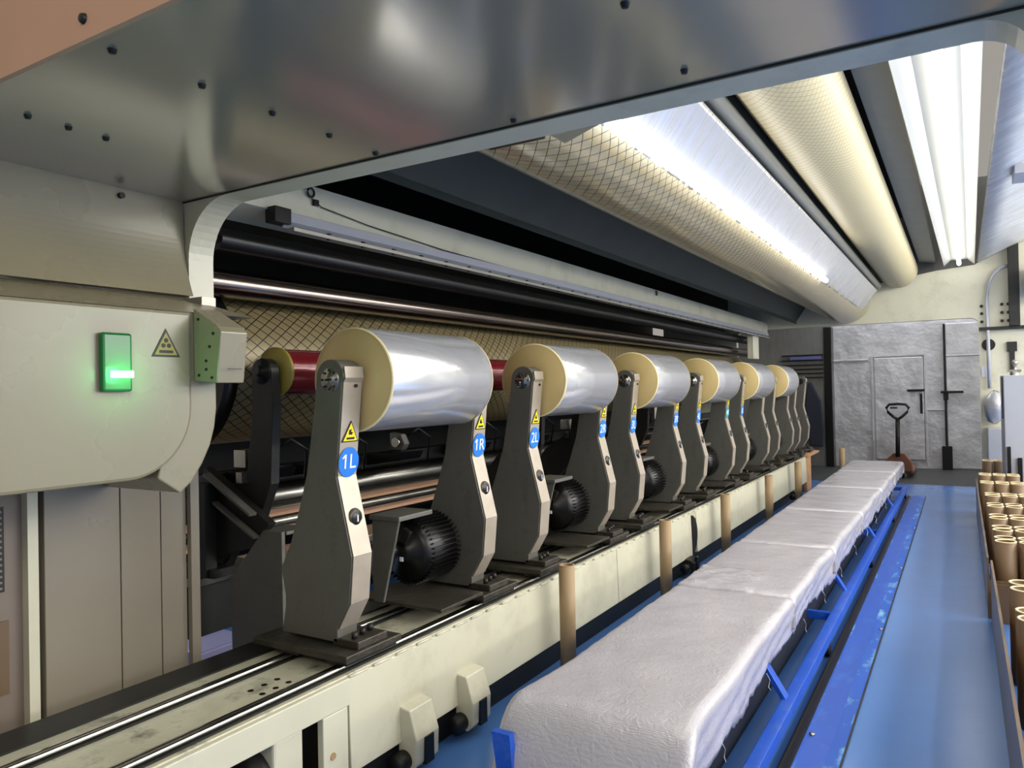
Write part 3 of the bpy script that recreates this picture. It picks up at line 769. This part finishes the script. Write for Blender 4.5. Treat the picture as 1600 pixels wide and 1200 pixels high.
# guard plate left of the first stand
t = thing('guard_plate', (-2.7, 2.3, 0.45), 'grey sheet guard with a slanted shoulder left of the first stand', 'guard')
MB().prism([(-2.92, 0.38), (-2.58, 0.38), (-2.58, 0.95), (-2.70, 0.95), (-2.93, 0.70)], 2.30, 2.32).build('plate', M['steel'], t, 0.002)
MB().box(-2.72, -2.57, 2.32, 2.46, 0.935, 0.95).build('flange', M['steel'], t, 0.002)

# ------------------------------------------------------------------ crossbeam with ionising bar
t = thing('crossbeam', (-2.8, 7, 2.4), 'long cream crossbeam running away over the film rolls, with a cable eye', 'beam')
MB().prism([(-2.77, 2.60), (-2.77, 2.43), (-3.0, 2.40), (-3.0, 2.60)], 2.13, 12.95).build('beam', M['cream'], t, 0.003)
def ring_yz(cy, cz, x, r, w):
    b = MB(); n = 18
    b.path([(x, cy + r * math.cos(2 * PI * k / n), cz + r * math.sin(2 * PI * k / n)) for k in range(n + 1)], w, 6); return b
for y in (2.68, 7.6):
    e = ring_yz(y, 2.56, -2.755, 0.022, 0.006).build('cable_eye', M['black'], t)
MB().path([(-2.76, 2.68, 2.54), (-2.755, 2.75, 2.50), (-2.755, 3.1, 2.47), (-2.755, 3.8, 2.44), (-2.755, 4.6, 2.43)], 0.003, 6).build('cable', M['dark'], t)
MB().box(-2.765, -2.75, 2.70, 2.73, 2.50, 2.53).build('cable_clip', M['black'], t)
t = thing('ionising_bar', (-2.75, 7, 2.36), 'slim grey ionising bar with a row of dark needles fixed under the crossbeam', 'bar')
MB().prism([(-2.765, 2.43), (-2.725, 2.425), (-2.72, 2.38), (-2.765, 2.355)], 2.50, 12.8).build('bar', M['greypaint'], t, 0.002)
MB().box(-2.745, -2.705, 2.52, 12.8, 2.335, 2.352).build('lower_channel', M['plate2'], t)
MB().box(-2.79, -2.72, 2.42, 2.52, 2.365, 2.44).build('end_block', M['black'], t, 0.004)
for k in range(40): MB().box(-2.722, -2.708, 2.75 + k * 0.25, 2.77 + k * 0.25, 2.33, 2.362).build('needle', M['black'], t)
tag(MB().box(-2.86, -2.76, 11.9, 12.25, 1.98, 2.36).build('end_bracket', M['cream'], bevel=0.01), 'cream bracket plate with a slot hanging under the far end of the crossbeam', 'bracket')
# panels behind
tag(MB().box(-3.52, -3.48, 2.2, 12.95, 2.36, 2.62).build('back_panel', M['olive']), 'long dark olive panel behind the crossbeam and above the chrome roller', 'panel')
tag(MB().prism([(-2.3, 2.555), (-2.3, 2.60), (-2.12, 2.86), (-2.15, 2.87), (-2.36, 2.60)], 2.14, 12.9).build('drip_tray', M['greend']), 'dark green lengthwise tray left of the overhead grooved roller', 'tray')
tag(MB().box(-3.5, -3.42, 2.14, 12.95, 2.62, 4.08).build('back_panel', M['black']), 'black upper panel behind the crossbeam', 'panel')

# ------------------------------------------------------------------ film web and lamp at the grooved roller
web = MB(); ny, nx = 220, 14
P1 = Vector((-1.272, 0, 2.66)); D = Vector((0.60, 0, 0.80))
gv = []
for j in range(ny + 1):
    row = []
    y = 2.2 + j * 10.2 / ny
    ph = random.uniform(-0.006, 0.006)
    for i in range(nx + 1):
        s = i / nx
        p = P1 + D * (0.36 * s); n = Vector((0.8, 0, -0.6))
        p = p + n * (ph * (1 - s) + 0.003 * math.sin(y * 31 + s * 5) * (1 - s))
        row.append(web.bm.verts.new((p.x, y, p.z)))
    gv.append(row)
for j in range(ny):
    for i in range(nx):
        f = web.bm.faces.new((gv[j][i], gv[j][i + 1], gv[j + 1][i + 1], gv[j + 1][i])); f.smooth = True
wm = mat('web_film', (205, 206, 212), 0.2, 0.55, bump=0.5, bscale=6, stretch=(0.5, 5, 0.5))
o = web.build('film_web', wm)
md = o.modifiers.new('thick', 'SOLIDIFY'); md.thickness = 0.002
tag(o, 'wrinkled clear film web rising from the overhead grooved roller', 'film')
roller('idler_roller', (-1.06, 3.03), 0.05, 2.2, 12.6, M['baffle'], 'grey idler roller overhead at the upper edge of the film web', 32, 0.02)
t = thing('inspection_lamp', (-1.22, 5.5, 2.68), 'slim bright lamp running along the overhead grooved roller and the film web', 'lamp')
MB().cyl((-1.225, 2.668), 0.024, 2.25, 8.6, seg=16).build('tube', M['led2'], t)
MB().cyl((-1.225, 2.668), 0.02, 8.6, 8.66, seg=16).cyl((-1.225, 2.668), 0.02, 2.2, 2.25, seg=16).build('tube_cap', M['white'], t)

# long ceiling lamp in its white reflector
t = thing('ceiling_lamp', (-0.05, 8.6, 3.2), 'long bright tube lamp in a white trough reflector above the aisle', 'lamp')
def xl(y): return -0.30 + 0.013 * (y - 4.4), 0.125 + 0.008 * (y - 4.4)
ya, yb = 2.2, 12.9
(la, ra), (lb, rb) = xl(ya), xl(yb)
rf = MB()
for (z0, z1, k0, k1) in ((3.28, 3.36, 0.0, 0.22), (3.36, 3.36, 0.22, 0.78), (3.36, 3.28, 0.78, 1.0)):
    pa = [la + (ra - la) * k0, la + (ra - la) * k1]; pb = [lb + (rb - lb) * k0, lb + (rb - lb) * k1]
    rf.quad([(pa[0], ya, z0), (pa[1], ya, z1), (pb[1], yb, z1), (pb[0], yb, z0)][::-1], 0.006)
rf.build('reflector', M['reflector'], t)
MB().path([((la + ra) / 2 + .02, ya, 3.29), ((lb + rb) / 2, yb - 0.1, 3.29)], 0.028, 16).build('tube', M['led'], t)
MB().path([((lb + rb) / 2, yb - 0.1, 3.29), ((lb + rb) / 2, yb, 3.29)], 0.02, 12).build('tube_cap', M['white'], t)
t = thing('ceiling_lamp', (0.9, 5.0, 3.3), 'second tube lamp just showing at the right edge, beside the foil duct', 'lamp')
MB().path([(0.62, 4.0, 3.36), (0.62, 6.2, 3.36)], 0.03, 14).build('tube', M['led'], t)
MB().box(0.58, 0.66, 3.9, 6.3, 3.40, 3.43).build('holder', M['white'], t)

# ------------------------------------------------------------------ trolley with the wrapped pads
ty0, ty1 = 2.12, 11.6
t = thing('blue_trolley', (-1.03, 6.8, 0), 'long blue steel trolley frame carrying the plastic wrapped pads', 'trolley')
for x, sgn in ((-0.70, 1), (-1.36, -1)):
    MB().box(x - 0.028, x + 0.028, ty0, ty1, 0.085, 0.145).build('lower_rail', M['bluem'], t, 0.004)
    MB().box(x - 0.10 * sgn - 0.02, x - 0.10 * sgn + 0.02, ty0, ty1, 0.30, 0.335).build('upper_rail', M['bluem'], t, 0.003)
    y = 3.53
    while y < ty1:
        MB().bar((x - 0.01 * sgn, y, 0.13), (x - 0.12 * sgn, y, 0.31), 0.022, 0.06, up=(0, 1, 0)).build('strut', M['bluem'], t, 0.003)
        y += 2.03
    MB().box(x - 0.17 * sgn - 0.006, x - 0.17 * sgn + 0.006, ty0, ty1, 0.02, 0.30).build('side_panel', M['trolley_shade'], t)  # dark sheet added to paint the shadow under the trolley
for y in (2.14, 5.0, 8.0, 11.5):
    MB().box(-1.36, -0.70, y - 0.02, y + 0.02, 0.09, 0.14).build('cross_member', M['bluem'], t, 0.003)
for y in (2.3, 4.6, 7.0, 9.4, 11.4):
    for x in (-0.70, -1.36):
        w = MB().cyl((y, 0.0426), 0.0425, x - 0.02, x + 0.02, 'x', 20).build('wheel', M['dark'], t)
MB().prism([(-1.37, 0.42), (-1.30, 0.42), (-1.27, 0.0), (-1.31, 0.0)], 2.10, 2.13).build('end_leg', M['bluem'], t)

# pads, wrapped one by one
bounds = [(2.17, 3.90), (3.90, 5.18), (5.18, 6.72), (6.72, 8.32), (8.32, 9.9), (9.9, 11.35)]
names = ['nearest wrapped pad on the blue trolley, with a sagging rounded front', 'second wrapped pad from the front, crumpled film on its near corner', 'third wrapped pad from the front on the trolley', 'fourth wrapped pad from the front on the trolley', 'fifth wrapped pad from the front on the trolley', 'farthest wrapped pad at the end of the trolley']
from mathutils import noise
for bi, (a, b) in enumerate(bounds):
    a, b = a + 0.003, b - 0.003
    mb = MB(); nxx = 44; nyy = max(20, int((b - a) / 0.03))
    rows = []
    xr0, xl0 = -0.735, -1.345
    for j in range(nyy + 1):
        v = j / nyy; y = a + (b - a) * v
        # cross-section: left skirt, top, right skirt
        endd = 0.0
        if bi == 0: endd = max(0, 1 - (y - a) / 0.10)
        row = []
        hem = 0.30 - 0.05 * noise.noise(Vector((y * 3.1, 1.7, 0))) + 0.03 * noise.noise(Vector((y * 17, 5, 0)))
        hem += -0.02 if bi == 0 else 0.0
        seam = min(y - a, b - y)
        dip = 0.012 * math.exp(-(seam / 0.03) ** 2) if not (bi == 0 and y - a < 0.3) else 0
        xr = xr0 + 0.012 * noise.noise(Vector((y * 2.0, 9, 0))) + 0.006 * max(0, y - 4); xl_ = xl0 + 0.015 * noise.noise(Vector((y * 2.3, 3, 0)))
        if bi == 0: xl_ += -0.03 * math.exp(-((y - a) / 0.18) ** 2); xr += 0.03 * math.exp(-((y - a) / 0.15) ** 2)
        top = 0.505 - dip - 0.05 * endd ** 2
        rc = 0.035
        prof = []
        for k in range(9): prof.append((xl_ + 0.006 * math.sin(k + y * 9), hem + (top - rc - hem) * k / 9, 1))
        for k in range(6):
            an = PI - PI / 2 * k / 5; prof.append((xl_ + rc + rc * math.cos(an), top - rc + rc * math.sin(an), 0))
        for k in range(1, 18): prof.append((xl_ + rc + (xr - xl_ - 2 * rc) * k / 18, top, 0))
        for k in range(6):
            an = PI / 2 - PI / 2 * k / 5; prof.append((xr - rc + rc * math.cos(an), top - rc + rc * math.sin(an), 0))
        for k in range(1, 10): prof.append((xr - 0.03 * k / 9 + 0.004 * math.sin(k * 1.3 + y * 11), top - rc - (top - rc - hem) * k / 9, 1))
        for (x, z, sk) in prof:
            d = 0.0035 * noise.noise(Vector((x * 6, y * 6, z * 6))) + 0.003 * noise.noise(Vector((x * 22, y * 22, z * 22)))
            if bi == 1 and 3.9 < y < 4.35 and x < -0.95 and not sk: d += 0.022 * abs(noise.noise(Vector((x * 14, y * 14, 2))))
            row.append(mb.bm.verts.new((x + (d if sk else 0), y, z + (0 if sk else d))))
        rows.append(row)
    for j in range(nyy):
        for i in range(len(rows[0]) - 1):
            f = mb.bm.faces.new((rows[j][i], rows[j][i + 1], rows[j + 1][i + 1], rows[j + 1][i])); f.smooth = True
    # end drape
    for row, s in ((rows[0], -1), (rows[-1], 1)):
        prev = row
        for k in range(1, 9):
            q = k / 8; nr = []
            for i, vv in enumerate(row):
                cx, cz = (xr0 + xl0) / 2, 0.33
                off = (0.06 * math.sin(q * PI * 0.6)) if (bi == 0 and s == -1) else 0.0
                zlow = 0.25 + 0.02 * noise.noise(Vector((vv.co.x * 8, 4, bi))) if (bi == 0 and s == -1) else 0.34
                z = vv.co.z + (min(vv.co.z, zlow) - vv.co.z) * q
                nr.append(mb.bm.verts.new((vv.co.x, vv.co.y + s * off + (0.0008 * s), z)))
            for i in range(len(row) - 1):
                try:
                    f = mb.bm.faces.new((prev[i], prev[i + 1], nr[i + 1], nr[i])); f.smooth = True
                except ValueError: pass
            prev = nr
    o = mb.build('wrapped_pad', M['wrap'])
    md = o.modifiers.new('thick', 'SOLIDIFY'); md.thickness = 0.004; md.offset = -1
    ROOT[o.name] = Vector(o.location)
    if bi < 5:
        for q in range(2):
            ty = a + (b - a) * (0.25 + 0.45 * q) + random.uniform(-.05, .05); tx = -0.752 + 0.006 * max(0, ty - 4)
            MB().path([(tx, ty, 0.31), (tx + .012, ty + .01, 0.28), (tx + .006, ty + random.uniform(-.03, .03), 0.25), (tx + .016, ty, 0.24)], 0.0009, 6).build('loose_thread', M['white'], o)
    tag(o, names[bi], 'wrapped pad', 'plastic wrapped pads on the trolley')

# raised worn track strip with bolts
t = thing('floor_track', (-0.54, 6.5, 0), 'worn blue raised track strip on the floor along the trolley', 'track')
MB().box(-0.625, -0.458, 0.2, 11.6, 0.0005, 0.012).build('strip', M['track'], t, 0.003)
MB().box(-0.668, -0.626, 0.2, 11.6, 0.0005, 0.008).box(-0.668, -0.662, 0.2, 11.6, 0.008, 0.03).build('angle_iron_and_gap_shade', M['black'], t)  # besides the iron, a flat black strip paints the shaded gap
MB().box(-0.515, -0.459, 0.2, 11.6, 0.012, 0.0128).build('worn_edge', M['worn'], t)
MB().box(-0.458, -0.452, 0.2, 11.6, 0.0005, 0.013).build('edge_seam', M['dark'], t)
MB().box(-0.626, -0.616, 0.2, 11.6, 0.012, 0.0128).build('worn_edge', M['worn'], t)
for y in (2.6, 3.5, 5.2, 7.0, 9.0): MB().lathe([(0.012, 0.012), (0.012, 0.02), (0.001, 0.022)], (-0.60 if y > 3 and y < 4 else -0.47, y), 'z', 12).build('anchor_bolt', M['chrome2'], t)

# ------------------------------------------------------------------ paper tubes standing by the bed
def paper_tube(x, y, h, r, m, name='paper_tube'):
    t = thing(name, (x, y, 0), 'x', 'paper tube')
    MB().lathe([(r - 0.008, 0.001), (r, 0.001), (r, h - 0.001), (r - 0.008, h - 0.001), (r - 0.008, 0.001)], (x, y), 'z', 32).build('wall', m, t)
    MB().lathe([(r - 0.0095, h - 0.004), (r - 0.0095, h), (r + 0.0008, h), (r + 0.0008, h - 0.004)], (x, y), 'z', 32).build('rim', M['ring'] if m is M['tubed'] else m, t)
    return t


tp = None
for i, (x, y, h, lab) in enumerate(((-1.86, 3.63, 0.605, 'nearest brown paper tube standing upright between the bed and the wrapped pads'),
                         (-1.86, 5.20, 0.60, 'second brown paper tube from the front beside the bed'),
                         (-1.86, 6.80, 0.58, 'third brown paper tube from the front beside the bed'),
                         (-1.86, 8.58, 0.56, 'fourth brown paper tube from the front beside the bed'),
                         (-1.86, 10.3, 0.55, 'fifth brown paper tube from the front, near the rusty bed end'),
                         (-1.66, 12.9, 0.54, 'short brown paper tube alone near the foil wall, left of the trolley end'))):
    if tp is None: tp = paper_tube(x, y, 0.6, 0.043, M['tube']); c = tp
    else: c = copy_tree(tp)
    c.location = (x, y, 0); c.scale = (1, 1, h / 0.6)
    c['label'] = lab; c['group'] = 'paper tubes standing by the bed'
# tubes at the right edge
rt = None
rows_ = [(3.42, 'a'), (3.56, 'a'), (4.05, 'b'), (4.19, 'b'), (4.62, 'c'), (4.76, 'c')]
spots = [(0.25, y, 'brown tube with pale open rim in the %s pair along the right edge' % dict(a='nearest', b='second', c='third')[k]) for y, k in rows_]
spots += [(0.39, y, 'brown tube with pale open rim in the outer column behind the %s pair at right' % dict(a='nearest', b='second', c='third')[k]) for y, k in rows_]
for y in (5.95, 6.09, 6.40, 6.54):
    for x in (0.225, 0.36, 0.495): spots.append((x, y, 'brown upright tube in the first tight cluster at the right edge'))
for y in (6.95, 7.09, 7.6, 7.74, 8.3, 8.44):
    for x in (0.22, 0.355, 0.49): spots.append((x, y, 'brown upright tube in the middle cluster at the right edge'))
for y in (9.3, 9.44, 10.1, 10.24):
    for x in (0.20, 0.335, 0.47): spots.append((x, y, 'brown upright tube in the far cluster beside the grey cabinet'))
for (x, y, lab) in spots:
    if rt is None: rt = paper_tube(x, y, 0.49, 0.062, M['tubed']); c = rt
    else: c = copy_tree(rt)
    c.location = (x, y, 0); c['label'] = lab; c['group'] = 'brown tubes stacked upright on the right'
    rt['category'] = 'paper tube'
for (x, y) in ((0.27, 11.9), (0.40, 11.9), (0.53, 11.9), (0.27, 12.04), (0.40, 12.04)):
    c = copy_tree(rt); c.location = (x, y, 0); c.scale = (1, 1, 1.0)
    c['label'] = 'pale topped tube in the farthest bunch at the foot of the cream frame'; c['group'] = 'brown tubes stacked upright on the right'

for k, (x0, ya, yb, lab) in enumerate(((0.130, 2.3, 5.72, 'nearer brown cardboard tray holding upright tubes at the right edge'), (0.112, 5.80, 10.45, 'farther brown cardboard tray of upright tubes, in front of the grey cabinet'))):
    t = thing('cardboard_tray', (0.5, (ya + yb) / 2, 0), lab, 'tray')
    MB().box(x0, x0 + 0.012, ya, yb, 0.001, 0.40).build('side', M['tray'], t)
    MB().box(x0 + 0.75, x0 + 0.762, ya, yb, 0.001, 0.40).build('side', M['tray'], t)
    MB().box(x0 + 0.012, x0 + 0.75, ya, ya + 0.012, 0.001, 0.25).build('side', M['tray'], t)
    MB().box(x0 + 0.012, x0 + 0.75, yb - 0.012, yb, 0.001, 0.25).build('side', M['tray'], t)
# grey cabinet at right
t = thing('grey_cabinet', (0.65, 11, 0), 'grey cabinet with black handles behind the tubes at the right edge', 'cabinet')
MB().box(0.42, 1.1, 10.6, 11.5, 0, 1.62).build('body', M['greypaint'], t, 0.008)
MB().box(0.41, 0.42, 10.8, 10.84, 1.1, 1.6).build('edge_seal', M['black'], t)
MB().box(0.44, 0.475, 10.56, 10.6, 0.45, 0.78).build('handle', M['black'], t, 0.006)
MB().box(0.54, 0.585, 10.56, 10.6, 0.28, 0.65).build('handle', M['black'], t, 0.006)
t = thing('pneumatic_fitting', (0.55, 10.9, 1.62), 'silver fitting standing on top of the grey cabinet', 'fitting')
MB().lathe([(0.05, 1.621), (0.05, 1.66), (0.02, 1.67), (0.02, 1.74), (0.035, 1.75), (0.03, 1.80), (0.001, 1.81)], (0.55, 10.9), 'z', 16).build('body', M['chrome2'], t)
MB().box(0.48, 0.62, 10.87, 10.93, 1.66, 1.69).build('lever', M['chrome2'], t, 0.004)

# ------------------------------------------------------------------ pallet jack
t = thing('pallet_jack', (-0.95, 13.9, 0), 'pallet jack with a dark loop handle and orange base before the foil door', 'pallet jack')
MB().path([(-0.93, 13.80, 0.35), (-0.92, 13.82, 0.98)], 0.034, 12).build('shaft', M['dark'], t)
lp = [(-0.92, 0.96), (-0.86, 1.00), (-0.78, 1.08), (-0.755, 1.15), (-0.80, 1.205), (-0.92, 1.215), (-1.04, 1.205), (-1.085, 1.15), (-1.06, 1.08), (-0.98, 1.0), (-0.92, 0.96)]
MB().path([(x, 13.82, z) for x, z in lp], 0.023, 10).build('handle_loop', M['dark'], t)
MB().path([(-1.03, 13.80, 1.15), (-0.92, 13.80, 1.15)], 0.014, 8).build('release_lever', M['dark'], t)
MB().prism([(-1.18, 0.10), (-0.72, 0.10), (-0.74, 0.26), (-0.84, 0.40), (-1.0, 0.40), (-1.12, 0.28)], 13.84, 14.0).build('base', M['orange'], t, 0.01)
for x in (-1.14, -0.84): MB().box(x, x + 0.12, 14.0, 15.1, 0.05, 0.10).build('fork', M['orange'], t, 0.005)
MB().cyl((13.82, 0.09), 0.09, -1.0, -0.94, 'x', 20).cyl((13.82, 0.09), 0.09, -0.90, -0.84, 'x', 20).build('wheel', M['black'], t)

# items near the far left
t = thing('wall_rack', (-2.6, 15.2, 1.68), 'slatted rack with a blue label strip on the grey wall beyond the last roll', 'rack')
for k, z in enumerate((2.12, 2.02, 1.93, 1.85, 1.77, 1.69)):
    MB().box(-3.0, -2.26, 15.22, 15.30, z, z + 0.018).build('slat', M['black'], t)
MB().box(-2.85, -2.28, 15.21, 15.22, 2.045, 2.10).build('label_strip', mat('label_blue', (84, 84, 140), 0.5), t)
cl = MB()
cl.prism([(-2.52, 1.58), (-2.48, 1.62), (-2.44, 1.56), (-2.30, 1.25), (-2.26, 0.75), (-2.28, 0.38), (-2.50, 0.40), (-2.56, 0.9), (-2.58, 1.2)], 15.12, 15.24)
tag(cl.build('hanging_coat', M['cloth'], bevel=0.02), 'dark coat hanging on the grey wall left of the black post', 'coat')
